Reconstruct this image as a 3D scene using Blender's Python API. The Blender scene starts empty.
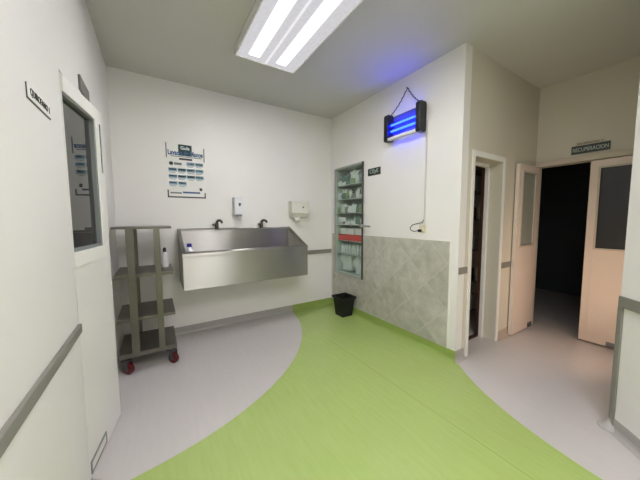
import bpy, bmesh, math, random
from mathutils import Vector, Matrix
random.seed(7)
PI = math.pi
C = bpy.context.scene.collection
SC = bpy.context.scene

# ------------------------------------------------------------------ camera
F, YAW, PIT, ROLL = 263.51, 0.55943, 0.07828, -0.00482
fw = Vector((math.sin(YAW)*math.cos(PIT), math.cos(YAW)*math.cos(PIT), -math.sin(PIT)))
rt = Vector((math.cos(YAW), -math.sin(YAW), 0))
up = rt.cross(fw)
r2 = rt*math.cos(ROLL) + up*math.sin(ROLL)
u2 = -rt*math.sin(ROLL) + up*math.cos(ROLL)
cam = bpy.data.objects.new('camera', bpy.data.cameras.new('camera'))
C.objects.link(cam)
cam.data.sensor_width = 36
cam.data.lens = F/640*36
cam.data.clip_start = 0.02
m = Matrix((r2, u2, -fw)).transposed().to_4x4()
m.translation = Vector((0, 0, 1.41))
cam.matrix_world = m
SC.camera = cam

# ------------------------------------------------------------------ world, exposure, light levels
SC.view_settings.view_transform = 'Standard'
SC.view_settings.look = 'None'
SC.view_settings.gamma = 1
SC.view_settings.use_curve_mapping = False
SC.view_settings.exposure = 0.1
w = bpy.data.worlds.new('world'); SC.world = w; w.use_nodes = True
w.node_tree.nodes['Background'].inputs[0].default_value = (0.5, 0.45, 0.4, 1)
w.node_tree.nodes['Background'].inputs[1].default_value = 0.02
TUBE = 64.0          # ceiling luminaire tube radiance
BETWEEN = 0.6       # diffuser between the tubes
BLUE = 42.0
def area(name, loc, rot, sx, sy, power, col):
    l = bpy.data.lights.new(name, 'AREA'); l.shape = 'RECTANGLE'; l.size = sx; l.size_y = sy
    l.energy = power; l.color = col
    o = bpy.data.objects.new(name, l); C.objects.link(o); o.location = loc; o.rotation_euler = rot
    return o
area('rear_fill_light', (0.75, -0.6, 2.97), (0, 0, 0), 0.6, 1.2, 62, (1.0, 0.96, 1.0))  # unseen fill added behind the camera to brighten the near walls
# added warm fill hidden behind the splayed corner, for an assumed lit side room
area('corridor_warm_fill', (3.5, 0.43, 0.7), (PI/2, 0, -0.25), 0.6, 0.9, 5.0, (1.0, 0.68, 0.5))

# ------------------------------------------------------------------ materials
def lin(c):
    return tuple(((x/255)/12.92 if x/255 <= 0.04045 else ((x/255+0.055)/1.055)**2.4) for x in c) + (1,)
class NT:
    def __init__(s, name):
        s.m = bpy.data.materials.new(name); s.m.use_nodes = True
        s.t = s.m.node_tree; s.b = s.t.nodes['Principled BSDF']; s.o = s.t.nodes['Material Output']
    def n(s, ty, **kw):
        x = s.t.nodes.new(ty)
        for k, v in kw.items():
            if k.startswith('i_'): x.inputs[k[2:].replace('_', ' ')].default_value = v
            else: setattr(x, k, v)
        return x
    def l(s, a, b): s.t.links.new(a, b)
    def math(s, op, a, b=None):
        x = s.t.nodes.new('ShaderNodeMath'); x.operation = op
        for i, v in enumerate((a, b)):
            if v is None: continue
            if isinstance(v, (int, float)): x.inputs[i].default_value = v
            else: s.l(v, x.inputs[i])
        return x.outputs[0]
    def mix(s, f, a, b):
        x = s.t.nodes.new('ShaderNodeMix'); x.data_type = 'RGBA'
        for sock, v in ((x.inputs[0], f), (x.inputs[6], a), (x.inputs[7], b)):
            if isinstance(v, (int, float, tuple)): sock.default_value = v
            else: s.l(v, sock)
        return x.outputs[2]
def mat(name, col, rough=.5, metal=0, var=.04, scale=6, bump=0, coat=0, spec=.5, stretch=None):
    t = NT(name); c = lin(col)
    tc = t.n('ShaderNodeTexCoord'); mp = t.n('ShaderNodeMapping')
    t.l(tc.outputs['Object'], mp.inputs[0])
    if stretch: mp.inputs['Scale'].default_value = stretch
    nz = t.n('ShaderNodeTexNoise', i_Scale=scale, i_Detail=3.0); t.l(mp.outputs[0], nz.inputs['Vector'])
    a = tuple(x*(1-var) for x in c[:3])+(1,); b = tuple(min(1, x*(1+var)) for x in c[:3])+(1,)
    t.l(t.mix(nz.outputs[0], a, b), t.b.inputs['Base Color'])
    t.b.inputs['Roughness'].default_value = rough; t.b.inputs['Metallic'].default_value = metal
    t.b.inputs['Specular IOR Level'].default_value = spec
    t.b.inputs['Coat Weight'].default_value = coat
    if bump:
        bp = t.n('ShaderNodeBump', i_Strength=bump, i_Distance=.01); t.l(nz.outputs[0], bp.inputs['Height']); t.l(bp.outputs[0], t.b.inputs['Normal'])
    return t.m
M = {}
M['wall'] = mat('painted wall', (231, 229, 224), .42, var=.02, scale=2.5, bump=.03)
M['corr'] = mat('corridor paint', (206, 201, 184), .5, var=.02, scale=2.5)
M['ceil'] = mat('ceiling paint', (204, 202, 197), .7, var=.02, scale=2)
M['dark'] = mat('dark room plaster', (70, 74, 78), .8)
M['rail'] = mat('grey vinyl rail', (128, 126, 117), .5)
M['trimw'] = mat('white trim', (232, 231, 224), .4)
M['creamtrim'] = mat('cream trim', (196, 186, 168), .45)
M['door'] = mat('cream painted door', (222, 208, 194), .4, var=.03, scale=3)
M['doorw'] = mat('white door leaf', (229, 227, 221), .35, var=.02, scale=2)
M['covegrey'] = mat('grey vinyl coving', (166, 163, 158), .45)
M['covegreen'] = mat('green vinyl coving', (141, 163, 82), .45)
M['covewarm'] = mat('beige vinyl coving', (178, 165, 150), .45)
M['black'] = mat('black plastic', (16, 18, 22), .35)
M['blackdull'] = mat('black matt plastic', (14, 15, 18), .5)
M['white'] = mat('white plastic', (222, 223, 224), .35)
M['offwhite'] = mat('off white plastic', (222, 220, 208), .4)
M['paper'] = mat('white paper', (232, 232, 226), .8)
M['grey'] = mat('grey plastic', (120, 124, 124), .45)
M['darkgrey'] = mat('dark grey', (70, 72, 72), .45)
M['chrome'] = mat('chrome', (200, 200, 200), .12, metal=1)
M['darkchrome'] = mat('dark chrome', (84, 78, 70), .25, metal=1)
M['cart'] = mat('olive grey steel', (114, 112, 103), .36, metal=.8, var=.08, scale=12, stretch=(1, 1, .1))
M['alu'] = mat('aluminium', (175, 178, 175), .35, metal=.8)
M['redwheel'] = mat('red wheel', (84, 12, 22), .3)
M['hub'] = mat('wheel hub steel', (150, 150, 145), .3, metal=1)
M['signgreen'] = mat('dark green sign', (26, 42, 36), .35)
M['signtext'] = mat('sign lettering', (190, 200, 192), .5)
M['textblack'] = mat('black lettering', (45, 45, 45), .6)
M['blue'] = mat('blue print', (72, 98, 138), .7)
M['cyanband'] = mat('pale blue print', (160, 190, 204), .7)
M['teal'] = mat('dark teal print', (42, 72, 74), .7)
M['greyprint'] = mat('grey print', (120, 125, 125), .7)
M['bluecap'] = mat('blue cap', (48, 44, 160), .4)
M['bag'] = mat('clear wrapped pack', (205, 215, 210), .25, var=.15, scale=25, bump=.5)
M['baggreen'] = mat('green wrapped pack', (138, 158, 112), .35, var=.15, scale=25, bump=.4)
M['bagteal'] = mat('teal folded pack', (104, 128, 120), .5, var=.2, scale=25, bump=.4)
M['boxwhite'] = mat('white carton', (210, 212, 206), .6, var=.1, scale=15)
M['redtray'] = mat('red tray', (196, 62, 48), .4)
M['cabin'] = mat('cabinet interior', (186, 196, 188), .5)
M['wood'] = mat('dark brown wood', (66, 38, 26), .5, var=.25, scale=14, stretch=(1, 1, .15))
M['greywrap'] = mat('grey wrapped packet', (128, 136, 136), .35, var=.25, scale=30, bump=.4)
M['zapback'] = mat('glow tinted zapper back', (84, 92, 130), .5)  # blue tube glow put into the colour of a dark metal plate
M['socket'] = mat('cream socket', (214, 206, 176), .4)
M['plaque'] = mat('plaque grey', (98, 98, 92), .5)
M['cord'] = mat('black cord', (20, 20, 22), .5)
M['conduit'] = mat('pale conduit', (205, 203, 196), .5)
M['cardboard'] = mat('cardboard', (150, 120, 85), .8)
M['amber'] = mat('brown bottle', (90, 60, 40), .3)

def steel():
    t = NT('brushed steel')
    tc = t.n('ShaderNodeTexCoord'); mp = t.n('ShaderNodeMapping'); mp.inputs['Scale'].default_value = (.6, .6, 90)
    t.l(tc.outputs['Object'], mp.inputs[0])
    nz = t.n('ShaderNodeTexNoise', i_Scale=4.0, i_Detail=2.0); t.l(mp.outputs[0], nz.inputs['Vector'])
    t.l(t.mix(nz.outputs[0], lin((172, 170, 164)), lin((182, 180, 174))), t.b.inputs['Base Color'])
    t.b.inputs['Metallic'].default_value = 1
    t.b.inputs['Roughness'].default_value = .46
    t.b.inputs['Anisotropic'].default_value = 1.0
    t.b.inputs['Anisotropic Rotation'].default_value = .25
    tg = t.n('ShaderNodeTangent', direction_type='RADIAL', axis='Z'); t.l(tg.outputs[0], t.b.inputs['Tangent'])
    return t.m
M['steel'] = steel()

def floor_mat():
    t = NT('sheet vinyl floor')
    tc = t.n('ShaderNodeTexCoord'); sp = t.n('ShaderNodeSeparateXYZ'); t.l(tc.outputs['Object'], sp.inputs[0])
    x, y = sp.outputs[0], sp.outputs[1]
    def disc(cx, cy, r):
        dx = t.math('SUBTRACT', x, cx); dy = t.math('SUBTRACT', y, cy)
        d = t.math('SQRT', t.math('ADD', t.math('MULTIPLY', dx, dx), t.math('MULTIPLY', dy, dy)))
        return t.math('LESS_THAN', d, r)
    g = t.math('MAXIMUM', disc(-.4136, 3.8232, 2.157), disc(3.95, .1, 1.972))
    g = t.math('MAXIMUM', g, t.math('GREATER_THAN', x, 2.47))
    # marbled streaks along the sheet
    mp = t.n('ShaderNodeMapping'); mp.inputs['Scale'].default_value = (22, 2.2, 1)
    t.l(tc.outputs['Object'], mp.inputs[0])
    n1 = t.n('ShaderNodeTexNoise', i_Scale=1.6, i_Detail=6.0, i_Roughness=.65); t.l(mp.outputs[0], n1.inputs['Vector'])
    n2 = t.n('ShaderNodeTexNoise', i_Scale=1.1, i_Detail=2.0); t.l(tc.outputs['Object'], n2.inputs['Vector'])
    f = t.math('ADD', t.math('MULTIPLY', n1.outputs[0], .8), t.math('MULTIPLY', n2.outputs[0], .2))
    green = t.mix(f, lin((149, 174, 94)), lin((176, 193, 121)))
    grey = t.mix(f, lin((187, 183, 180)), lin((200, 196, 193)))
    # welded seam
    seam = t.math('MULTIPLY', t.math('LESS_THAN', t.math('ABSOLUTE', t.math('SUBTRACT', x, 1.675)), .0035), t.math('MULTIPLY', t.math('LESS_THAN', y, 2.5), .35))
    green = t.mix(seam, green, lin((110, 132, 52)))
    t.l(t.mix(g, green, grey), t.b.inputs['Base Color'])
    t.b.inputs['Roughness'].default_value = .23
    t.b.inputs['Specular IOR Level'].default_value = .5
    return t.m
M['floor'] = floor_mat()

def tile_mat():
    t = NT('diagonal grey ceramic tile')
    tc = t.n('ShaderNodeTexCoord'); sp = t.n('ShaderNodeSeparateXYZ'); t.l(tc.outputs['Object'], sp.inputs[0])
    y, z = sp.outputs[1], sp.outputs[2]
    S = .3365
    u = t.math('DIVIDE', t.math('SUBTRACT', t.math('MULTIPLY', t.math('ADD', y, z), .70711), 2.097-8*S), S)
    v = t.math('DIVIDE', t.math('SUBTRACT', t.math('MULTIPLY', t.math('SUBTRACT', z, y), .70711), -.735-12*S), S)
    fu, fv = t.math('FRACT', u), t.math('FRACT', v)
    def edge(f): return t.math('MINIMUM', f, t.math('SUBTRACT', 1.0, f))
    e = t.math('MINIMUM', edge(fu), edge(fv))
    grout = t.math('LESS_THAN', e, .006)
    cb = t.n('ShaderNodeCombineXYZ'); t.l(t.math('FLOOR', u), cb.inputs[0]); t.l(t.math('FLOOR', v), cb.inputs[1])
    wn = t.n('ShaderNodeTexWhiteNoise'); wn.noise_dimensions = '3D'; t.l(cb.outputs[0], wn.inputs[0])
    # per-tile offset of the stone figure
    va = t.n('ShaderNodeVectorMath', operation='SCALE'); t.l(wn.outputs['Color'], va.inputs[0]); va.inputs['Scale'].default_value = 9
    vb = t.n('ShaderNodeVectorMath', operation='ADD'); t.l(va.outputs[0], vb.inputs[0]); t.l(tc.outputs['Object'], vb.inputs[1])
    nz = t.n('ShaderNodeTexNoise', i_Scale=8.0, i_Detail=7.0, i_Roughness=.62); t.l(vb.outputs[0], nz.inputs['Vector'])
    k = t.math('ADD', t.math('MULTIPLY', nz.outputs[0], 1.0), t.math('MULTIPLY', t.math('SUBTRACT', wn.outputs['Value'], .5), .16))
    rp = t.n('ShaderNodeValToRGB'); t.l(k, rp.inputs[0])
    rp.color_ramp.elements[0].position = .3; rp.color_ramp.elements[0].color = lin((162, 161, 149))
    rp.color_ramp.elements[1].position = .72; rp.color_ramp.elements[1].color = lin((194, 191, 180))
    t.l(t.mix(grout, rp.outputs[0], lin((202, 200, 190))), t.b.inputs['Base Color'])
    t.b.inputs['Roughness'].default_value = .4
    bp = t.n('ShaderNodeBump', i_Strength=.3, i_Distance=.004); t.l(t.math('SUBTRACT', 1.0, grout), bp.inputs['Height']); t.l(bp.outputs[0], t.b.inputs['Normal'])
    return t.m
M['tile'] = tile_mat()

def glass(name, tint, gloss, rough=.03, alpha_tint=1):
    t = NT(name)
    tr = t.n('ShaderNodeBsdfTransparent'); tr.inputs[0].default_value = tint
    gl = t.n('ShaderNodeBsdfGlossy'); gl.inputs['Roughness'].default_value = rough; gl.inputs[0].default_value = (1, 1, 1, 1)
    fr = t.n('ShaderNodeFresnel', i_IOR=1.5); geo = t.n('ShaderNodeNewGeometry')
    mx = t.n('ShaderNodeMixShader')
    t.l(t.math('MINIMUM', .9, t.math('MULTIPLY', t.math('MULTIPLY', fr.outputs[0], gloss), t.math('SUBTRACT', 1.0, geo.outputs['Backfacing']))), mx.inputs[0]); t.l(tr.outputs[0], mx.inputs[1]); t.l(gl.outputs[0], mx.inputs[2])
    t.l(mx.outputs[0], t.o.inputs[0])
    return t.m
M['glass_dark'] = glass('dark window glass', (.25, .27, .28, 1), 1.35, .02)
M['glass_green'] = glass('greenish cabinet glass', (.96, .98, .97, 1), .7, .05)
M['glass_leaf'] = mat('frosted grey glass', (152, 158, 146), .25)
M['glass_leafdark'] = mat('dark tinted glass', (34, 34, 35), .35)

def emit(name, col, strength):
    t = NT(name); t.t.nodes.remove(t.b)
    e = t.n('ShaderNodeEmission', i_Strength=strength); e.inputs[0].default_value = col
    t.l(e.outputs[0], t.o.inputs[0]); return t.m
M['blue_tube'] = emit('ultraviolet tube', (.004, .013, 1.0, 1), BLUE)
def diffuser():
    t = NT('lamp diffuser'); t.t.nodes.remove(t.b)
    tc = t.n('ShaderNodeTexCoord'); sp = t.n('ShaderNodeSeparateXYZ'); t.l(tc.outputs['Object'], sp.inputs[0])
    x, y = sp.outputs[0], sp.outputs[1]
    def bump1(cx, wd):
        d = t.math('DIVIDE', t.math('ABSOLUTE', t.math('SUBTRACT', x, cx)), wd)
        return t.math('EXPONENT', t.math('MULTIPLY', t.math('POWER', d, 3.0), -1.0))
    tubes = t.math('MAXIMUM', bump1(-.145, .031), bump1(.125, .031))
    ends = t.math('LESS_THAN', t.math('ABSOLUTE', y), .52)
    nz = t.n('ShaderNodeTexNoise', i_Scale=34.0, i_Detail=2.0); t.l(tc.outputs['Object'], nz.inputs['Vector'])
    soft = t.math('MULTIPLY', bump1(-.01, .012), .25)
    base = t.math('ADD', t.math('ADD', t.math('MULTIPLY', t.math('SUBTRACT', nz.outputs[0], .5), .16), BETWEEN), soft)
    st = t.math('ADD', t.math('MULTIPLY', t.math('MULTIPLY', tubes, ends), TUBE), base)
    e = t.n('ShaderNodeEmission'); e.inputs[0].default_value = (.985, .968, 1.0, 1)
    t.l(st, e.inputs[1]); t.l(e.outputs[0], t.o.inputs[0]); return t.m
M['diffuser'] = diffuser()

# ------------------------------------------------------------------ mesh helpers
class MB:
    def __init__(s): s.bm = bmesh.new()
    def face(s, vs):
        return s.bm.faces.new([s.bm.verts.new(v) for v in vs])
    def box(s, x0, x1, y0, y1, z0, z1, skip=''):
        v = [s.bm.verts.new(p) for p in ((x0,y0,z0),(x1,y0,z0),(x1,y1,z0),(x0,y1,z0),(x0,y0,z1),(x1,y0,z1),(x1,y1,z1),(x0,y1,z1))]
        for k, f in dict(b=(3,2,1,0), t=(4,5,6,7), f=(0,1,5,4), r=(1,2,6,5), k=(2,3,7,6), l=(3,0,4,7)).items():
            if k not in skip: s.bm.faces.new([v[i] for i in f])
        return s
    def prism(s, pts, ax, a, b):
        """polygon pts (2-D) extruded along axis ax from a to b"""
        def P(p, t):
            return {0: (t, p[0], p[1]), 1: (p[0], t, p[1]), 2: (p[0], p[1], t)}[ax]
        A = [s.bm.verts.new(P(p, a)) for p in pts]; B = [s.bm.verts.new(P(p, b)) for p in pts]
        s.bm.faces.new(A); s.bm.faces.new(B[::-1])
        n = len(pts)
        for i in range(n): s.bm.faces.new((A[i], B[i], B[(i+1) % n], A[(i+1) % n]))
        return s
    def obox(s, o, dx, dy, dz):
        """oriented box: origin o, edge vectors"""
        o, dx, dy, dz = map(Vector, (o, dx, dy, dz))
        v = [s.bm.verts.new(p) for p in (o, o+dx, o+dx+dy, o+dy, o+dz, o+dx+dz, o+dx+dy+dz, o+dy+dz)]
        for f in ((3,2,1,0),(4,5,6,7),(0,1,5,4),(1,2,6,5),(2,3,7,6),(3,0,4,7)): s.bm.faces.new([v[i] for i in f])
        return s
    def lathe(s, c, prof, n=20, axis='z'):
        """prof: (radius, height) pairs from c along axis"""
        rings = []
        for r, h in prof:
            ring = []
            for i in range(n):
                a = 2*PI*i/n; p = (r*math.cos(a), r*math.sin(a), h)
                if axis == 'x': p = (p[2], p[0], p[1])
                if axis == 'y': p = (p[0], p[2], p[1])
                ring.append(s.bm.verts.new((c[0]+p[0], c[1]+p[1], c[2]+p[2])))
            rings.append(ring)
        for a, b in zip(rings, rings[1:]):
            for i in range(n): s.bm.faces.new((a[i], a[(i+1) % n], b[(i+1) % n], b[i]))
        s.bm.faces.new(rings[0][::-1]); s.bm.faces.new(rings[-1])
        return s
    def tube(s, pts, r, n=8):
        pts = [Vector(p) for p in pts]; rings = []
        for i, p in enumerate(pts):
            d = (pts[min(i+1, len(pts)-1)] - pts[max(i-1, 0)]).normalized()
            h = Vector((0, 0, 1)) if abs(d.z) < .9 else Vector((1, 0, 0))
            a = d.cross(h).normalized(); b = d.cross(a)
            rr = r[i] if isinstance(r, (list, tuple)) else r
            rings.append([s.bm.verts.new(p + a*rr*math.cos(2*PI*k/n) + b*rr*math.sin(2*PI*k/n)) for k in range(n)])
        for a, b in zip(rings, rings[1:]):
            for i in range(n): s.bm.faces.new((a[i], a[(i+1) % n], b[(i+1) % n], b[i]))
        s.bm.faces.new(rings[0][::-1]); s.bm.faces.new(rings[-1])
        return s
    def lump(s, c, d, rough=.15, seed=0, tilt=.0):
        """a soft rounded pack standing on c, size d"""
        rnd = random.Random(seed)
        t = bmesh.new(); bmesh.ops.create_cube(t, size=1); bmesh.ops.subdivide_edges(t, edges=t.edges[:], cuts=4, use_grid_fill=True)
        vs = {}; A = [rnd.uniform(2, 5) for _ in range(3)]; rot = Matrix.Rotation(rnd.uniform(-tilt, tilt), 3, 'X') @ Matrix.Rotation(rnd.uniform(-tilt, tilt), 3, 'Z')
        for v in t.verts:
            p = v.co.copy(); q = Vector([math.copysign(abs(2*a)**1.0, a) for a in p])
            l = (abs(q.x)**6+abs(q.y)**6+abs(q.z)**6)**(1/6)
            q = q/l*(1+rnd.uniform(-rough, rough*.4))
            q *= 1+.12*math.sin(A[0]*q.x+A[1]*q.y*1.3+A[2]*q.z)
            g = rot @ Vector((q.x*d[0]/2, q.y*d[1]/2, q.z*d[2]/2))
            vs[v] = s.bm.verts.new((c[0]+g.x, c[1]+g.y, c[2]+max(0, g.z+d[2]/2)))
        for f in t.faces: s.bm.faces.new([vs[v] for v in f.verts])
        t.free(); return s
    def build(s, name, m, parent=None, bevel=0, smooth=False, kind=None, origin=None):
        bmesh.ops.recalc_face_normals(s.bm, faces=s.bm.faces[:])
        me = bpy.data.meshes.new(name)
        off = Vector(origin) if origin else Vector((0, 0, 0))
        p = parent; base = Vector((0, 0, 0))
        while p: base += p.location; p = p.parent
        bmesh.ops.translate(s.bm, verts=s.bm.verts[:], vec=-(off if origin else base))
        if smooth:
            for f in s.bm.faces: f.smooth = True
        s.bm.to_mesh(me); s.bm.free()
        o = bpy.data.objects.new(name, me); C.objects.link(o)
        for mm in (m if isinstance(m, (list, tuple)) else [m]): me.materials.append(M[mm])
        if parent: o.parent = parent; o.location = off - base if origin else (0, 0, 0)
        else: o.location = off
        if bevel:
            b = o.modifiers.new('bevel', 'BEVEL'); b.width = bevel; b.segments = 2; b.limit_method = 'ANGLE'
        if smooth:
            e = o.modifiers.new('split', 'EDGE_SPLIT'); e.split_angle = math.radians(40)
        if kind: o['kind'] = kind
        return o
def tag(o, label, cat, group=None):
    o['label'] = label; o['category'] = cat
    if group: o['group'] = group
    return o
def thing(name, loc, label, cat, group=None):
    o = bpy.data.objects.new(name, None); C.objects.link(o); o.location = loc; o.empty_display_size = .05
    return tag(o, label, cat, group)
def S(name, mb, m, bevel=0): return mb.build(name, m, None, bevel, kind='structure')
def text(name, s, size, m, parent, origin, xdir, ydir, width=None, bold=0.0, depth=.0008, label=None):
    """lettering as a thin mesh: origin = centre, xdir reading direction, ydir up"""
    cu = bpy.data.curves.new(name, 'FONT'); cu.body = s; cu.size = size; cu.align_x = 'CENTER'; cu.align_y = 'CENTER'
    cu.extrude = depth; cu.offset = bold
    o = bpy.data.objects.new(name+'_tmp', cu); C.objects.link(o)
    bpy.context.view_layer.update()
    dg = bpy.context.evaluated_depsgraph_get()
    me = bpy.data.meshes.new_from_object(o.evaluated_get(dg)); bpy.data.objects.remove(o)
    xs = [v.co.x for v in me.vertices]; k = 1
    if width: k = width/(max(xs)-min(xs))
    cx = (max(xs)+min(xs))/2
    ys = [v.co.y for v in me.vertices]; cy = (max(ys)+min(ys))/2
    X, Y = Vector(xdir).normalized(), Vector(ydir).normalized(); Z = X.cross(Y)
    base = Vector((0, 0, 0)); p = parent
    while p: base += p.location; p = p.parent
    O = Vector(origin)-base
    for v in me.vertices:
        c = v.co; v.co = O + X*(c.x-cx)*k + Y*(c.y-cy) + Z*c.z
    me.materials.clear(); me.materials.append(M[m])
    t = bpy.data.objects.new(name, me); C.objects.link(t); t.parent = parent
    if label: t['label'] = label
    return t

# ------------------------------------------------------------------ key planes
H, L, D, R, P = 3.0, .354, 3.584, 2.466, 1.427
P2 = P+.155           # back face of the passage wall
XF = 4.12             # recovery room wall

# ------------------------------------------------------------------ structure
S('floor', MB().box(-2.2, 6.6, -1.75, 4.4, -.1, 0), 'floor')
S('ceiling', MB().box(-2.2, 6.6, -1.75, 4.4, H, H+.1), 'ceil')
S('wall_back', MB().box(-2.2, R+.11, D, D+.12, 0, H), 'wall')
# left wall with the opening behind the ajar leaf
lw = MB(); lw.box(-L-.12, -L, -1.75, 1.775, 0, H); lw.box(-L-.12, -L, 2.335, D, 0, H); lw.box(-L-.12, -L, 1.775, 2.335, 2.135, H)
S('wall_left', lw, 'wall')
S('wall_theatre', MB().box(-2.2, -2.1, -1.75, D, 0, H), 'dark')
# right wall with the cabinet recess
cy0, cy1, cz0, cz1 = 2.80, 3.455, .57, 2.185
rw = MB(); rw.box(R, R+.11, P, cy0, 0, H); rw.box(R, R+.11, cy1, D, 0, H)
rw.box(R, R+.11, cy0, cy1, 0, cz0); rw.box(R, R+.11, cy0, cy1, cz1, H)
S('wall_right', rw, 'wall')
# passage wall with doorway to the store
pw = MB(); pw.box(R+.11, 2.68, P, P2, 0, H); pw.box(3.26, XF, P, P2, 0, H); pw.box(2.68, 3.26, P, P2, 2.02, H)
S('wall_passage', pw, 'corr')
# recovery wall
fwl = MB(); fwl.box(XF, XF+.12, 1.40, P2, 0, H); fwl.box(XF, XF+.12, -.2, .41, 0, H); fwl.box(XF, XF+.12, .41, 1.40, 2.045, H)
S('wall_far', fwl, 'corr')
# splayed corner wall at the right of the frame and what continues behind the camera
k = .70711
cx, cyy = 2.545, .385
S('wall_corner', MB().prism([(cx, cyy), (cx-.62*k, cyy-.66*k), (cx-.62*k, -1.75), (XF, -1.75), (XF, cyy)], 2, 0, H), 'wall')
S('wall_rear', MB().box(-L, cx-.62*k, -1.85, -1.75, 0, H), 'wall')
# store room and recovery room shells
S('wall_store', MB().box(XF, XF+.12, P2, 4.3, 0, H).box(R+.11, XF, 4.3, 4.4, 0, H), 'corr')
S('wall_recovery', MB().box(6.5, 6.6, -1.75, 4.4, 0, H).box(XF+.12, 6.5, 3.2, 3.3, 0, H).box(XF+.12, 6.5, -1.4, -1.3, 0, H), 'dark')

# coving (baseboards)
def cove(name, p0, p1, n, m, h=.1, m0=0, m1=0):
    """profile swept p0->p1; n = normal into the room; m0/m1 mitre (+1 outside corner, -1 inside)"""
    p0, p1, n = Vector(p0), Vector(p1), Vector(n); d = (p1-p0).normalized()
    prof = [(0, 0), (.045, 0), (.028, .004), (.014, .013), (.006, .028), (.005, h-.004), (.003, h), (0, h)]
    mb = MB(); A = []; B = []
    for q, z in prof:
        a = p0+n*q-d*q*m0; b = p1+n*q+d*q*m1
        A.append(mb.bm.verts.new((a.x, a.y, z))); B.append(mb.bm.verts.new((b.x, b.y, z)))
    mb.bm.faces.new(A); mb.bm.faces.new(B[::-1])
    for i in range(len(prof)):
        j = (i+1) % len(prof); mb.bm.faces.new((A[i], B[i], B[j], A[j]))
    return mb.build(name, m, kind='structure')
cove('baseboard_back', (-L, D), (1.735, D), (0, -1), 'covegrey', m0=-1)
cove('baseboard_back_green', (1.735, D), (R, D), (0, -1), 'covegreen', m1=-1)
cove('baseboard_right', (R, D), (R, P), (-1, 0), 'covegreen', m0=-1, m1=1)
cove('baseboard_passage', (R, P), (2.615, P), (0, -1), 'covegrey', m0=1)
cove('baseboard_passage_far', (3.325, P), (XF, P), (0, -1), 'covewarm')
cove('baseboard_left', (-L, 1.0), (-L, 1.775), (1, 0), 'covegrey', h=.02)
dcor = Vector((-.62, -.66)).normalized(); ncor = Vector((dcor.y, -dcor.x))
if ncor.x > 0: ncor = -ncor
cove('baseboard_corner', (cx, cyy), (cx+dcor.x*.64, cyy+dcor.y*.64), ncor, 'covegrey', h=.085)

# wall guard rails
def rail(n, *b): S('trim_%d' % n, MB().box(*b), 'rail', .004)
rail(1, 1.70, R, D-.018, D, .862, .925)
rail(2, -L, -L+.016, -1.2, 1.76, .84, .886)
rail(3, R+.004, 2.612, P-.014, P, .87, .935)
rail(4, 3.325, 3.70, P-.012, P, .84, .905)
c3 = Vector((cx, cyy, 0)); d3 = Vector((dcor.x, dcor.y, 0)); n3 = Vector((ncor.x, ncor.y, 0))
S('trim_5', MB().obox(c3+Vector((0, 0, .835)), d3*.86, n3*.014, (0, 0, .072)), 'rail', .004)
g = MB().obox(c3+Vector((0, 0, .03)), d3*.032, n3*.012, (0, 0, .805)); g.obox(c3+Vector((0, .001, .03)), n3*.012, Vector((.03, .0, 0)), (0, 0, .805))
S('trim_6', g, 'rail', .003)
# bulged welded coving end at the foot of the corner
g = MB(); g.lathe((cx-.005, cyy+.0, 0), [(.06, 0), (.057, .008), (.04, .022), (.024, .04), (.012, .06), (.004, .08)], 20)
o = S('trim_7', g, 'covegrey')

# tile panel with white edge strips
ty0, ty1, tz0, tz1 = 1.512, 3.545, .1, 1.185
tp = MB(); tp.box(R-.008, R, ty0, cy0-.012, tz0, tz1); tp.box(R-.008, R, cy1+.012, ty1, tz0, tz1); tp.box(R-.008, R, cy0-.012, cy1+.012, tz0, cz0-.012)
S('wall_right_tile', tp, 'tile')
te = MB(); te.box(R-.011, R, ty0-.012, cy0-.012, tz1, tz1+.012); te.box(R-.011, R, cy1+.012, ty1+.012, tz1, tz1+.012)
te.box(R-.011, R, ty0-.012, ty0, tz0, tz1); te.box(R-.011, R, ty1, ty1+.012, tz0, tz1)
S('trim_8', te, 'trimw')

# doorway architraves
a = MB(); a.box(2.632, 2.68, P-.014, P, 0, 2.075); a.box(3.26, 3.305, P-.014, P, 0, 2.075); a.box(2.68, 3.26, P-.014, P, 2.02, 2.075)
S('trim_9', a, 'trimw', .003)
a = MB(); a.box(3.225, 3.26, P2-.03, P2+.01, 0, 2.0); a.box(2.68, 2.71, P2-.03, P2+.01, 0, 2.0); a.box(2.68, 3.26, P2-.03, P2+.01, 1.985, 2.02)
S('trim_10', a, 'trimw', .003)
a = MB(); a.box(3.225, 3.255, P2+.012, P2+.045, 0, 1.98); a.box(2.69, 3.25, P2+.012, P2+.06, 0, .012)
S('trim_11', a, 'wood', .002)
a = MB(); a.box(XF-.03, XF, .36, P-.003, 2.045, 2.105); a.box(XF-.012, XF, 1.385, P-.001, 0, 2.045)
S('trim_12', a, 'creamtrim', .003)

# ------------------------------------------------------------------ theatre door leaf (ajar), left
A0 = Vector((-.353, 1.779, 0)); dv = Vector((-.270+.353, 2.302-1.779, 0)).normalized(); nv = Vector((dv.y, -dv.x, 0))   # nv into the room
def LB(mb, s0, s1, z0, z1, t0, t1):
    return mb.obox(A0+dv*s0+nv*t0+Vector((0, 0, z0)), dv*(s1-s0), nv*(t1-t0), (0, 0, z1-z0))
W = .529
lf = MB()
gz0, gz1, gs0, gs1 = 1.25, 2.035, .004, .392
LB(lf, 0, W, .012, gz0, -.042, 0); LB(lf, 0, W, gz1, 2.118, -.042, 0); LB(lf, 0, gs0, gz0, gz1, -.042, 0); LB(lf, gs1, W, gz0, gz1, -.042, 0)
door = lf.build('door_1', 'doorw', kind='structure')
fr = MB(); e = .009
LB(fr, .001, .441, gz0-.078, gz0, .0005, e); LB(fr, .001, .441, gz1, gz1+.075, .0005, e); LB(fr, gs1, .441, gz0, gz1, .0005, e); LB(fr, .001, gs0, gz0, gz1, .0005, .002)
fr.build('window_frame', 'trimw', door, .003)
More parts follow.
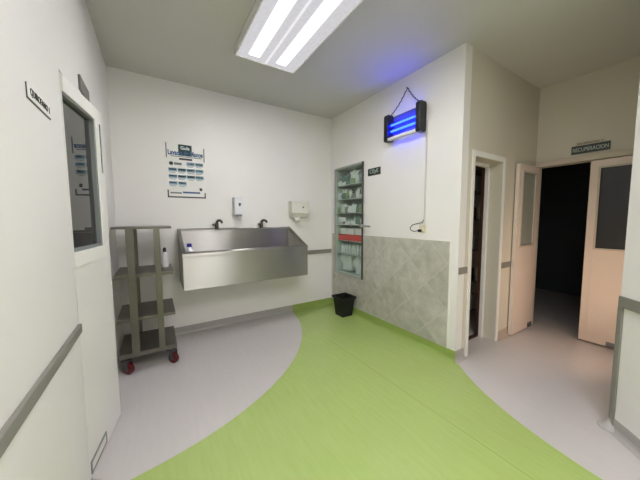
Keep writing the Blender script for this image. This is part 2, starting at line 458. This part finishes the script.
bd = MB(); q = .016
LB(bd, gs0, gs1, gz0, gz0+q, -.04, .004); LB(bd, gs0, gs1, gz1-q, gz1, -.04, .004); LB(bd, gs1-.02, gs1, gz0+q, gz1-q, -.04, .004)
bd.build('window_gasket', 'grey', door)
LB(MB(), gs0, gs1, gz0+q, gz1-q, -.024, -.018).build('window_pane', 'glass_dark', door)
kp = MB(); LB(kp, .006, .235, .035, .045, 0, .006); LB(kp, .006, .235, .096, .106, 0, .006); LB(kp, .006, .014, .045, .096, 0, .006); LB(kp, .227, .235, .045, .096, 0, .006)
kp.build('vent_frame', 'grey', door)
LB(MB(), .014, .227, .045, .096, 0, .003).build('vent_grille', 'offwhite', door)
LB(MB(), .478, .484, 1.72, 2.03, .0005, .006).build('edge_strip', 'grey', door)  # thin grey strip near the free edge of the leaf

# ------------------------------------------------------------------ recovery room doors
def leaf(n, o, d, wd, nrm, gl, gls0, gls1, glz0, glz1, panel=True):
    o, d, nrm = Vector(o), Vector(d), Vector(nrm)
    def B(mb, s0, s1, z0, z1, t0, t1):
        return mb.obox(o+d*s0+nrm*t0+Vector((0, 0, z0)), d*(s1-s0), nrm*(t1-t0), (0, 0, z1-z0))
    mb = MB(); B(mb, 0, wd, .018, glz0, -.04, 0); B(mb, 0, wd, glz1, 2.035, -.04, 0); B(mb, 0, gls0, glz0, glz1, -.04, 0); B(mb, gls1, wd, glz0, glz1, -.04, 0)
    ob = mb.build('door_%d' % n, 'door', kind='structure')
    B(MB(), gls0, gls1, glz0, glz1, -.026, -.014).build('window_pane', gl, ob)
    bead = MB(); t = .012
    B(bead, gls0-.006, gls1+.006, glz0-.006, glz0+t, .0005, .006); B(bead, gls0-.006, gls1+.006, glz1-t, glz1+.006, .0005, .006)
    B(bead, gls0-.006, gls0+t, glz0+t, glz1-t, .0005, .006); B(bead, gls1-t, gls1+.006, glz0+t, glz1-t, .0005, .006)
    bead.build('glazing_bead', 'creamtrim', ob)
    if panel:
        pm = MB(); t = .008; a0, a1, z0, z1 = .055, wd-.055, .13, glz0-.1
        B(pm, a0, a1, z0, z0+t, .0003, .004); B(pm, a0, a1, z1-t, z1, .0003, .004); B(pm, a0, a0+t, z0+t, z1-t, .0003, .004); B(pm, a1-t, a1, z0+t, z1-t, .0003, .004)
        pm.build('panel_moulding', 'door', ob)
    return ob, B
# open leaf, swung out against the passage wall
d2, B2 = leaf(2, (3.555, 1.375, 0), (1, 0, 0), .56, (0, -1, 0), 'glass_leaf', .085, .46, 1.075, 1.955, panel=False)
B2(MB(), .43, .535, .02, .075, .0005, .008).build('bottom_guard', 'darkgrey', d2)
# closed leaf
d3_, B3 = leaf(3, (4.10, .92, 0), (0, -1, 0), .505, (-1, 0, 0), 'glass_leafdark', .07, .435, 1.068, 1.958)
B3(MB(), .22, .33, .02, .07, .0005, .008).build('bottom_guard', 'grey', d3_)

# ------------------------------------------------------------------ ceiling light
lx, ly = 1.003, 1.99
t = thing('ceiling_light', (lx, ly, H), 'large rectangular two-tube ceiling light with white frame, switched on', 'ceiling light')
mb = MB(); hx, hy = .304, .604
mb.box(lx-hx, lx-hx+.012, ly-hy, ly+hy, 2.928, H); mb.box(lx+hx-.012, lx+hx, ly-hy, ly+hy, 2.928, H)
mb.box(lx-hx+.012, lx+hx-.012, ly-hy, ly-hy+.012, 2.928, H); mb.box(lx-hx+.012, lx+hx-.012, ly+hy-.012, ly+hy, 2.928, H)
mb.build('frame', 'trimw', t, .003)
MB().box(lx-hx+.011, lx+hx-.011, ly-hy+.011, ly+hy-.011, 2.934, 2.94).build('diffuser', 'diffuser', t, origin=(lx, ly, 2.937))

# ------------------------------------------------------------------ scrub sink
x0, x1, yf, yb = .228, 1.703, 3.03, D
zf, zbk, zb0 = 1.055, 1.302, .674
sk = thing('scrub_sink', (.965, 3.3, zb0), 'long wall-hung stainless steel scrub sink with sloping sides', 'sink')
sl = (zbk-zf)/(yb-yf)
def ztop(y): return zf+sl*(y-yf)
mb = MB(); T = .004
mb.box(x0, x1, yf, yf+T, zb0, zf-.002)                      # front apron
for xa in (x0, x1-T): mb.prism([(yf+T, zb0), (yb-.002, zb0), (yb-.002, zbk-.002), (yf+T, ztop(yf+T)-.002)], 0, xa, xa+T)
mb.box(x0+T, x1-T, yf+T, yb-.002, zb0, zb0+T)               # underside
mb.build('apron', 'steel', sk, .0015)
ix0, ix1, iy0, iy1, iz = x0+.035, x1-.035, yf+.035, yb-.045, .80
mb = MB()                                                    # bowl: inner faces with thickness outside
mb.prism([(iy0, iz), (iy0, ztop(iy0)-.002), (iy0-.004, ztop(iy0-.004)-.002), (iy0-.004, iz)], 0, ix0, ix1)
mb.prism([(iy1, iz), (iy1+.02, ztop(iy1)-.002), (iy1+.024, ztop(iy1)-.002), (iy1+.004, iz)], 0, ix0, ix1)
for xa, xb in ((ix0-.004, ix0), (ix1, ix1+.004)):
    mb.prism([(iy0, iz), (iy1, iz), (iy1+.02, ztop(iy1)-.002), (iy0, ztop(iy0)-.002)], 0, xa, xb)
mb.box(ix0, ix1, iy0, iy1, iz-.004, iz)
mb.build('bowl', 'steel', sk)
mb = MB()                                                    # folded rim following the slope
def rimpiece(xa, xb, ya, yb_):
    mb.prism([(ya, ztop(ya)-.002), (yb_, ztop(yb_)-.002), (yb_, ztop(yb_)+.006), (ya, ztop(ya)+.006)], 0, xa, xb)
rimpiece(x0-.004, x1+.004, yf-.006, iy0-.002); rimpiece(x0-.004, x1+.004, iy1+.018, yb-.001)
rimpiece(x0-.004, ix0-.002, iy0-.002, iy1+.018); rimpiece(ix1+.002, x1+.004, iy0-.002, iy1+.018)
mb.box(x0-.004, x1+.004, yf-.006, yf-.001, zf-.03, zf-.001)
mb.build('rim', 'steel', sk, .002)
mb = MB(); mb.lathe((.965, 3.25, iz), [(.05, 0), (.05, .003), (.035, .0015), (.0, .0015)], 20); mb.build('drain', 'chrome', sk)
def faucet(x, lab):
    yb2 = 3.555; z = ztop(yb2)+.006
    f = thing('faucet', (x, yb2, z), lab, 'faucet', 'faucets on the scrub sink')
    MB().lathe((x, yb2, z-.001), [(.026, 0), (.026, .008), (.02, .012)], 16).build('base', 'darkchrome', f, smooth=True)
    MB().lathe((x, yb2, z+.01), [(.022, 0), (.022, .05), (.018, .064)], 16).build('body', 'darkchrome', f, smooth=True)
    MB().tube([(x, yb2, z+.065), (x+.003, yb2-.002, z+.085), (x+.014, yb2-.02, z+.105), (x+.03, yb2-.05, z+.108), (x+.043, yb2-.08, z+.094), (x+.046, yb2-.088, z+.074)],
              [.017, .017, .017, .016, .015, .016], 10).build('spout', 'darkchrome', f, smooth=True)
    MB().tube([(x-.012, yb2, z+.04), (x-.035, yb2-.008, z+.045), (x-.052, yb2-.012, z+.062)], [.012, .012, .014], 8).build('handle', 'chrome', f, smooth=True)
faucet(.672, 'short chrome faucet at the left end of the steel sink, below the poster')
faucet(1.262, 'short chrome faucet at the right of the sink, nearest the towel dispenser')

# bottle with a blue cap in the sink
b = thing('bottle', (.318, 3.27, iz), 'white bottle with blue cap standing inside the sink', 'bottle')
MB().lathe((.318, 3.27, iz), [(.05, 0), (.053, .01), (.053, .25), (.045, .285), (.02, .305), (.018, .312)], 18).build('body', 'white', b, smooth=True)
MB().lathe((.318, 3.27, iz+.308), [(.026, 0), (.026, .034), (.02, .04)], 16).build('cap', 'bluecap', b, smooth=True)

# ------------------------------------------------------------------ dispensers
sd = thing('soap_dispenser', (.93, D, 1.46), 'white soap dispenser with dark droplet window on wall above sink', 'soap dispenser')
mb = MB(); mb.prism([(D, 1.475), (D-.105, 1.475), (D-.11, 1.52), (D-.1, 1.69), (D-.09, 1.703), (D, 1.703)], 0, .882, 1.0)
mb.build('housing', 'white', sd, .008)
mb = MB(); mb.box(.912, .972, D-.12, D-.07, 1.452, 1.48); mb.build('push_bar', 'grey', sd, .005)
mb = MB(); cxx, czz, r = .949, 1.612, .017
pts = [(cxx+r*math.cos(a), czz+r*.9*math.sin(a)) for a in [i*PI/8 for i in range(9)]] + [(cxx-.012, czz-.013), (cxx, czz-.034), (cxx+.012, czz-.013)]
mb.prism(pts, 1, D-.112, D-.1); mb.build('level_window', 'darkgrey', sd)

td = thing('towel_dispenser', (1.81, D, 1.46), 'off-white paper towel dispenser on wall right of sink', 'towel dispenser')
mb = MB(); mb.prism([(D, 1.50), (D-.11, 1.485), (D-.125, 1.50), (D-.12, 1.655), (D-.10, 1.68), (D, 1.68)], 0, 1.69, 1.985)
mb.build('housing', 'offwhite', td, .01)
mb = MB(); mb.prism([(D, 1.50), (D-.10, 1.486), (D-.085, 1.445), (D, 1.44)], 0, 1.70, 1.975); mb.build('chute', 'offwhite', td, .006)
MB().lathe((1.875, D-.127, 1.588), [(.011, 0), (.011, .01)], 14, 'y').build('lock', 'textblack', td)
mb = MB(); rows = []
for i in range(7):
    tt = i/6; rows.append([mb.bm.verts.new((1.745+.02*tt+(.12-.05*tt)*j/4, D-.07-.02*math.sin(tt*2.5)+.006*math.sin(j*1.6), 1.45-.07*tt)) for j in range(5)])
for i in range(6):
    for j in range(4): mb.bm.faces.new((rows[i][j], rows[i][j+1], rows[i+1][j+1], rows[i+1][j]))
o = mb.build('paper_towel', 'paper', td, smooth=True); so = o.modifiers.new('s', 'SOLIDIFY'); so.thickness = .002

# ------------------------------------------------------------------ poster
px0, px1, pz0, pz1 = .145, .561, 1.675, 2.305
po = MB().box(px0, px1, D-.004, D, pz0, pz1).build('poster', 'paper')
tag(po, 'white hand-washing poster with blue text rows taped above the sink', 'poster')
yq = D-.0045
def print_(name, x0_, x1_, z0_, z1_, m):
    return MB().box(px0+x0_, px0+x1_, yq-.0006, yq, pz1-z1_, pz1-z0_).build(name, m, po)
print_('title_block', .130, .275, .005, .135, 'teal')
text('title_word', 'Guía', .052, 'paper', po, (px0+.203, yq-.001, pz1-.043), (1, 0, 0), (0, 0, 1), bold=.001)
text('title', 'Lavado de Manos', .078, 'blue', po, (px0+.208, yq-.0014, pz1-.105), (1, 0, 0), (0, 0, 1), width=.375, bold=.003)
print_('subtitle_line', .05, .38, .142, .151, 'greyprint')
print_('subtitle_bar', .135, .275, .162, .185, 'darkgrey')
MB().lathe((px0+.05, yq, pz1-.232), [(.022, 0), (.022, -.0008)], 18, 'y').build('clock_symbol', 'textblack', po)
print_('note', .078, .16, .218, .246, 'greyprint')
for r_ in range(4):
    for c_ in range(4):
        if r_ == 0 and c_ < 2 or r_ == 3 and c_ > 1: continue
        xa = .02+c_*.096; za = .208+.078*(r_)
        print_('panel_picture', xa, xa+.088, za-.004, za+.04, 'cyanband')
        print_('panel_heading', xa+.004, xa+.08, za+.004, za+.022, 'teal' if c_ % 2 else 'blue')
        print_('panel_caption', xa+.008, xa+.07, za+.048, za+.053, 'greyprint')
print_('footer_band', .16, .35, .555, .575, 'blue')
print_('footer_text', .03, .15, .565, .582, 'greyprint')
print_('footer_badge', .345, .375, .505, .54, 'darkgrey')
for nm, b_ in (('corner_clip', (.0, .014, .54, .622)), ('corner_clip', (.0, .414, .614, .630)), ('corner_clip', (.400, .414, .56, .614)), ('side_strip', (0, .012, .0, .17)), ('side_strip', (.403, .415, .02, .19))):
    print_(nm, *b_, 'darkgrey' if nm == 'corner_clip' else 'greyprint')

# ------------------------------------------------------------------ shelving cart
ct = thing('shelf_cart', (-.1, 3.15, 0), 'grey steel shelf cart on red castors beside the sink', 'cart')
X0, X1, Y0, Y1 = -.325, .133, 2.88, 3.40
mb = MB(); mb.box(X0, X1, Y0, Y1, 1.33, 1.35); mb.build('shelf', 'cart', ct, .002)
for z in (.915, .515):
    mb = MB(); mb.box(X0, X1, Y0, Y1, z, z+.006); mb.box(X0, X1, Y0, Y0+.004, z-.022, z); mb.box(X0, X1, Y1-.004, Y1, z-.022, z)
    mb.box(X0, X0+.004, Y0+.004, Y1-.004, z-.022, z); mb.box(X1-.004, X1, Y0+.004, Y1-.004, z-.022, z)
    mb.build('shelf', 'cart', ct)
mb = MB(); z = .19; mb.box(X0, X1, Y0, Y1, z, z+.006); mb.box(X0, X1, Y0, Y0+.004, z-.035, z+.0); mb.box(X0, X1, Y1-.004, Y1, z-.035, z)
mb.box(X0, X0+.004, Y0+.004, Y1-.004, z-.035, z); mb.box(X1-.004, X1, Y0+.004, Y1-.004, z-.035, z)
mb.build('shelf', 'cart', ct)
for xa, xb in ((-.224, -.164), (-.014, .036)):
    for ya, yb_ in ((Y0-.012, Y0-.001), (Y1+.001, Y1+.012)):
        mb = MB(); mb.box(xa, xb, ya, yb_, .16, 1.33)
        s_ = 1 if ya < 3 else -1
        mb.build('post', 'cart', ct, .002)
        if s_ == 1:
            pass
# side stiffeners running front to back under the shelves
for xa in (-.2, .01):
    for z in (1.30, .885, .485):
        MB().box(xa-.012, xa+.012, Y0+.004, Y1-.004, z, z+.028).build('shelf_brace', 'cart', ct)
def caster(x, y, yaw):
    r = .054; q = Matrix.Rotation(yaw, 4, 'Z'); T_ = Matrix.Translation((x, y, 0))
    def put(mb): bmesh.ops.transform(mb.bm, matrix=T_ @ q, verts=mb.bm.verts[:]); return mb
    wst = MB(); wst.lathe((-.019, .03, r), [(.02, 0), (r-.008, 0), (r, .007), (r, .031), (r-.008, .038), (.02, .038)], 24, 'x')
    wo = put(wst).build('caster_wheel', 'redwheel', ct, smooth=True)
    hb = MB(); hb.lathe((-.025, .03, r), [(.012, 0), (.018, .003), (.018, .047), (.012, .05)], 14, 'x'); put(hb).build('hub', 'hub', wo)
    fk = MB(); fk.box(-.029, -.0255, .006, .05, r-.012, .125); fk.box(.0255, .029, .006, .05, r-.012, .125); fk.box(-.029, .029, -.026, .05, .125, .132)
    fk.box(-.035, .035, -.035, .035, .150, .1545); fk.lathe((0, 0, .132), [(.02, 0), (.02, .018)], 12)
    put(fk).build('caster_fork', 'darkgrey', ct)
for x, y, a_ in ((-.285, 2.925, -2.3), (.08, 2.925, -2.4), (-.268, 3.35, 1.2), (.088, 3.35, .6)): caster(x, y, a_)

b = thing('bottle', (.075, 3.17, .921), 'small white bottle with black cap on the middle shelf of the cart', 'bottle')
MB().lathe((.075, 3.17, .921), [(.027, 0), (.03, .008), (.03, .12), (.024, .145), (.012, .155), (.011, .16)], 18).build('body', 'white', b, smooth=True)
MB().lathe((.075, 3.17, 1.081), [(.016, 0), (.016, .028), (.011, .04), (.008, .046)], 14).build('cap', 'black', b, smooth=True)

# ------------------------------------------------------------------ waste bin
bx, by, bh = 2.312, 3.04, .285
bn = thing('waste_bin', (bx, by, 0), 'small square black waste bin on green floor below the cabinet', 'waste bin')
mb = MB(); n4 = ((-1, -1), (1, -1), (1, 1), (-1, 1))
def ring(h, z): return [mb.bm.verts.new((bx+a*h, by+c*h, z)) for a, c in n4]
rs = [ring(.088, 0.0), ring(.114, bh-.03), ring(.124, bh-.028), ring(.126, bh), ring(.116, bh), ring(.084, .01)]
for a_, b_ in zip(rs, rs[1:]):
    for i in range(4): mb.bm.faces.new((a_[i], a_[(i+1) % 4], b_[(i+1) % 4], b_[i]))
mb.bm.faces.new(rs[0][::-1]); mb.bm.faces.new(rs[-1])
mb.build('bucket', 'blackdull', bn, .004)
mb = MB(); h = .129
mb.box(bx-h, bx+h, by-h, by-h+.012, bh-.022, bh+.004); mb.box(bx-h, bx+h, by+h-.012, by+h, bh-.022, bh+.004)
mb.box(bx-h, bx-h+.012, by-h+.012, by+h-.012, bh-.022, bh+.004); mb.box(bx+h-.012, bx+h, by-h+.012, by+h-.012, bh-.022, bh+.004)
mb.build('rim', 'blackdull', bn, .003)

# ------------------------------------------------------------------ pass-through supply cabinet
cb = thing('supply_cabinet', (R+.14, (cy0+cy1)/2, cz0), 'tall recessed glass-fronted supply cabinet packed with wrapped supplies', 'cabinet')
xb = R+.27
mb = MB(); mb.box(R+.003, xb, cy0+.001, cy0+.011, cz0+.001, cz1-.001); mb.box(R+.003, xb, cy1-.011, cy1-.001, cz0+.001, cz1-.001)
mb.box(R+.003, xb, cy0+.011, cy1-.011, cz0+.001, cz0+.011); mb.box(R+.003, xb, cy0+.011, cy1-.011, cz1-.011, cz1-.001); mb.box(xb, xb+.01, cy0+.001, cy1-.001, cz0+.001, cz1-.001)
mb.build('body', 'cabin', cb)
mb = MB(); f = .02
mb.box(R-.022, R-.0085, cy0-.012, cy0+f*.6, cz0-.012, cz1+.012)
mb.build('closing_edge', 'darkgrey', cb)
mb = MB()
mb.box(R-.02, R-.0085, cy1-f*.5, cy1+.012, cz0-.012, cz1+.012); mb.box(R-.02, R-.0085, cy0+f*.6, cy1-f*.5, cz0-.012, cz0+.006); mb.box(R-.02, R-.0085, cy0+f*.6, cy1-f*.5, cz1-.006, cz1+.012)
mb.build('door_frame', 'alu', cb, .002)
MB().box(R-.014, R-.010, cy0+f*.6, cy1-f*.5, cz0+.006, cz1-.006).build('door_glass', 'glass_green', cb)
hd = MB(); hd.lathe((R-.022, cy0+.0, 1.318), [(.03, 0), (.03, -.01)], 16, 'x'); hd.tube([(R-.03, cy0, 1.318), (R-.06, cy0-.005, 1.318), (R-.068, cy0-.04, 1.318), (R-.066, cy0-.21, 1.312)], [.013, .014, .015, .012], 10)
hd.build('lever_handle', 'chrome', cb, smooth=True)
shz = (1.93, 1.715, 1.505, 1.33, 1.085, .88)
for z in shz: MB().box(R+.012, xb-.001, cy0+.012, cy1-.012, z-.008, z).build('shelf', 'cabin', cb)
def pack(y, z, sy, sz, m, seed, lab, grp, sx=.17, cat='supply pack', name='supply_pack'):
    o = MB().lump((R+.055+sx/2, y, z), (sx, sy, sz*1.15), .2, seed, .3).build(name, m, smooth=True, origin=(R+.055+sx/2, y, z))
    tag(o, lab, cat, grp); return o
def carton(y, z, sy, sz, m, lab, grp, sx=.17):
    o = MB().box(R+.03, R+.03+sx, y-sy/2, y+sy/2, z, z+sz).build('supply_box', m, bevel=.002, origin=None)
    tag(o, lab, 'box', grp); return o
rnd = random.Random(3)
# top shelf
for i, (y, w_, h_) in enumerate(((3.30, .2, .14), (3.10, .18, .19), (2.92, .15, .12))):
    pack(y, 1.93, w_, h_, ('bagteal', 'bag', 'bag')[i], 10+i, ('dark teal folded pack at left end of the cabinet\'s top shelf', 'tall clear wrapped pack in the middle of the cabinet\'s top shelf', 'low clear wrapped pack at right end of the cabinet\'s top shelf')[i], 'packs on the top cabinet shelf')
for i, (y, w_, h_) in enumerate(((3.33, .14, .15), (3.17, .16, .09), (3.0, .16, .12), (2.865, .09, .15))):
    pack(y, 1.715, w_, h_, ('bag', 'bagteal', 'baggreen', 'bag')[i], 20+i, ('pale wrapped pack at left end of the cabinet\'s second shelf', 'low teal pack on the second shelf beside the green pack', 'pale green wrapped pack on the cabinet\'s second shelf from top', 'narrow pale pack at right end of the cabinet\'s second shelf')[i], 'packs on the second cabinet shelf')
for i, (y, w_, h_) in enumerate(((3.31, .19, .12), (3.1, .2, .09), (2.91, .16, .07))):
    pack(y, 1.505, w_, h_, ('bag', 'bagteal', 'bag')[i], 30+i, ('pale wrapped pack at left of the cabinet\'s third shelf', 'teal folded pack in the middle of the cabinet\'s third shelf', 'flat pale pack at right of the cabinet\'s third shelf')[i], 'packs on the third cabinet shelf')
for i, (y, w_, h_) in enumerate(((3.32, .16, .11), (3.14, .16, .08), (2.95, .18, .1))):
    carton(y, 1.33, w_, h_, ('boxwhite', 'bagteal', 'boxwhite')[i], ('white carton at left on the shelf just above the handle', 'teal carton between two white ones above the handle', 'white carton at right on the shelf beside the handle')[i], 'cartons on the fourth cabinet shelf')
o = MB().box(R+.02, R+.22, cy0+.03, cy1-.04, 1.085, 1.175).build('red_tray', 'redtray', bevel=.004)
tag(o, 'long red tray on the fifth shelf of the supply cabinet', 'tray')
for i in range(3):
    carton(3.30-i*.18, 1.18, .15, .09, 'boxwhite', ('white carton on left of the red tray', 'white carton on middle of the red tray', 'white carton on right of the red tray')[i], 'cartons on the red tray', sx=.14)
# small loose packets in front of the larger packs
for z, n_, where in ((1.93, 6, 'top shelf'), (1.715, 7, 'second shelf'), (1.505, 7, 'third shelf'), (1.33, 6, 'fourth shelf')):
    for i in range(n_):
        y = cy1-.07-i*(.53/(n_-1)) + rnd.uniform(-.012, .012)
        o = MB().lump((R+.018+.014, y, z), (.02, rnd.uniform(.05, .12), rnd.uniform(.04, .13)), .14, 90+i*7+int(z*10), .3).build('supply_packet', ('bag', 'boxwhite', 'greywrap', 'bag', 'baggreen', 'bagteal')[(i*5+int(z*7)) % 6], smooth=True, origin=(R+.032, y, z))
        tag(o, 'small packet at the front edge of the supply cabinet, ' + where, 'packet', 'small packets on the cabinet\'s ' + where)
# vials and ampoule packs
v0 = None
for i in range(9):
    y = 3.385-i*.064
    if v0 is None:
        v0 = MB().lathe((R+.08, y, .88), [(.02, 0), (.022, .01), (.022, .1), (.012, .125), (.012, .15)], 12).build('vial', 'bag', smooth=True, origin=(R+.08, y, .88)); o = v0
    else:
        o = v0.copy(); C.objects.link(o); o.location = (R+.08, y, .88)
    tag(o, 'clear vial in the row on the shelf below the red tray', 'vial', 'vials below the red tray')
for i, (y, w_, h_) in enumerate(((3.27, .3, .26), (2.96, .26, .24))):
    pack(y, cz0+.012, w_, h_, 'bag', 50+i, ('large clear bag on left of the cabinet floor', 'large clear bag on right of the cabinet floor')[i], 'bags on the cabinet floor', sx=.2)

# ------------------------------------------------------------------ insect zapper
zt = thing('insect_zapper', (R-.055, 2.085, 2.32), 'black electric insect killer with glowing blue tubes hung high on wall', 'insect killer')
zx0, zx1, za, zb_, zz0, zz1 = R-.112, R-.008, 1.815, 2.325, 2.32, 2.625
for ya, yb_ in ((za, za+.062), (zb_-.062, zb_)):
    mb = MB(); mb.prism([(zx0+.012, zz0), (zx1-.012, zz0), (zx1, zz0+.02), (zx1, zz1-.02), (zx1-.012, zz1), (zx0+.012, zz1), (zx0, zz1-.02), (zx0, zz0+.02)], 1, ya, yb_)
    mb.build('end_cap', 'black', zt, .006)
mb = MB(); mb.box(zx0+.002, zx1-.05, za+.062, zb_-.062, zz0+.004, zz0+.034); mb.build('catch_tray', 'offwhite', zt, .003)
mb = MB(); mb.box(zx1-.004, zx1, za+.062, zb_-.062, zz0+.03, zz1-.012)
mb.build('back_plate', 'zapback', zt)
for z in (zz0+.115, zz0+.185):
    mb = MB(); mb.tube([(R-.05, za+.062, z), (R-.05, zb_-.062, z)], .012, 12); mb.build('light_tube', 'blue_tube', zt, smooth=True)
mb = MB()
for i in range(10):
    z = zz0+.045+i*.021; mb.tube([(zx0+.012, za+.06, z), (zx0+.012, zb_-.06, z)], .0011, 4)
for i in range(9):
    y = za+.085+i*.038; mb.tube([(zx0+.010, y, zz0+.03), (zx0+.010, y, zz1-.065)], .0009, 4)
mb.build('guard_grille', 'black', zt)
nail = (R-.006, 2.075, 2.868)
mb = MB()
def links(p, q, n=14):
    p, q = Vector(p), Vector(q)
    pts = [p.lerp(q, i/n)+Vector((0, .006*(-1)**i, -.03*math.sin(PI*i/n))) for i in range(n+1)]
    pts[0] = p; pts[-1] = q; return pts
mb.tube(links((R-.04, zb_-.03, zz1-.003), nail), .005, 6); mb.tube(links((R-.04, za+.03, zz1-.003), nail), .005, 6)
mb.build('hanging_chain', 'cord', zt)
MB().tube([(R, 2.075, 2.862), (R-.02, 2.075, 2.874)], .005, 8).build('hook', 'darkgrey', zt)

# power feed: conduit, socket, plug
o = MB().box(R-.012, R, 1.803, 1.817, 1.345, 2.44).build('cable_conduit', 'conduit'); tag(o, 'thin pale vertical conduit on the wall from zapper to socket', 'conduit')
so_ = thing('wall_socket', (R, 1.83, 1.26), 'white wall socket just above the tiled panel', 'socket')
MB().box(R-.012, R, 1.79, 1.875, 1.26, 1.345).build('plate', 'socket', so_, .004)
MB().box(R-.02, R-.012, 1.81, 1.855, 1.275, 1.33).build('outlet_insert', 'socket', so_, .003)
pg = MB(); pg.box(R-.05, R-.02, 1.832, 1.862, 1.268, 1.296)
pts = [(R-.048, 1.858, 1.282), (R-.06, 1.90, 1.272), (R-.05, 1.955, 1.288), (R-.03, 1.975, 1.315), (R-.02, 1.95, 1.345), (R-.012, 1.88, 1.362), (R-.012, 1.83, 1.37), (R-.012, 1.818, 1.40)]
pl = pg.build('power_plug', 'black', bevel=.003); tag(pl, 'black plug with looped cord in the wall socket', 'plug')
MB().tube(pts, .004, 6).build('cord', 'cord', pl)

# ------------------------------------------------------------------ signs
s1 = MB().box(R-.006, R, 2.478, 2.708, 1.982, 2.076).build('wall_sign', 'signgreen', bevel=.001)
tag(s1, 'small black rectangular sign right of the supply cabinet', 'sign')
text('lettering', 'CEyE', .07, 'signtext', s1, (R-.0068, 2.593, 2.029), (0, -1, 0), (0, 0, 1), width=.16)
s2 = MB().box(XF-.006, XF, .785, 1.095, 2.135, 2.225).build('wall_sign', 'signgreen', bevel=.001)
tag(s2, 'dark green sign reading RECUPERACION above the double door', 'sign')
text('lettering', 'RECUPERACION', .058, 'signtext', s2, (XF-.0068, .94, 2.18), (0, -1, 0), (0, 0, 1), width=.285, bold=.0008)
s3 = MB().box(XF-.004, XF, .83, 1.06, 2.23, 2.262).build('wall_sign', 'creamtrim', bevel=.001)
tag(s3, 'narrow pale strip sign just above the RECUPERACION sign', 'sign')
text('lettering', 'RECUPERACION  2', .026, 'textblack', s3, (XF-.0048, .945, 2.246), (0, -1, 0), (0, 0, 1), width=.2)
s4 = MB().box(-L, -L+.0045, 1.335, 1.575, 1.838, 1.886).build('wall_sign', 'trimw', bevel=.001)
tag(s4, 'white sign reading QUIROFANO 1 on the left wall', 'sign')
MB().box(-L+.0005, -L+.0035, 1.332, 1.577, 1.833, 1.838).build('sign_ledge', 'darkgrey', s4)
MB().box(-L+.0005, -L+.0035, 1.331, 1.335, 1.833, 1.886).build('sign_edge', 'darkgrey', s4)
text('lettering', 'QUIROFANO 1', .036, 'textblack', s4, (-L+.0053, 1.457, 1.863), (0, 1, 0), (0, 0, 1), width=.2)
s5 = MB().box(-L, -L+.012, 2.19, 2.45, 2.205, 2.295).build('wall_plaque', 'plaque', bevel=.002)
tag(s5, 'dark grey plaque on the left wall above the white door', 'plaque')

# ------------------------------------------------------------------ store room things seen through the gap
st = thing('storage_rack', (3.9, 2.2, 0), 'dark metal storage rack inside the store room beyond the doorway', 'rack')
for y in (1.75, 2.75):
    for x in (3.72, 4.08): MB().box(x-.012, x+.012, y-.012, y+.012, 0, 2.1).build('post', 'darkgrey', st)
zs = (.12, .55, .98, 1.4, 1.78, 2.05)
for z in zs: MB().box(3.71, 4.09, 1.74, 2.76, z-.015, z).build('shelf', 'grey', st)
kk = 0
places = ('bottom shelf', 'second shelf from bottom', 'third shelf from bottom', 'fourth shelf from bottom', 'top shelf')
for si, z in enumerate(zs[:5]):
    for j, y in enumerate((1.86, 2.02, 2.18)):
        kk += 1
        if (si+j) % 2:
            o = MB().box(3.74, 3.9, y-.06, y+.06, z, z+.16+.03*(kk % 3)).build('storage_box', ('boxwhite', 'cardboard')[kk % 2], bevel=.003)
            tag(o, '%s box in the store room rack, %s' % (('white', 'brown')[kk % 2], places[si]), 'box', 'boxes on the %s' % places[si])
        else:
            o = MB().lathe((3.79, y, z), [(.045, 0), (.05, .01), (.05, .15), (.02, .19), (.02, .22)], 14).build('storage_bottle', ('white', 'amber')[j % 2], smooth=True)
            tag(o, '%s bottle in the store room rack, %s' % (('white', 'brown')[j % 2], places[si]), 'bottle', 'bottles on the %s' % places[si])
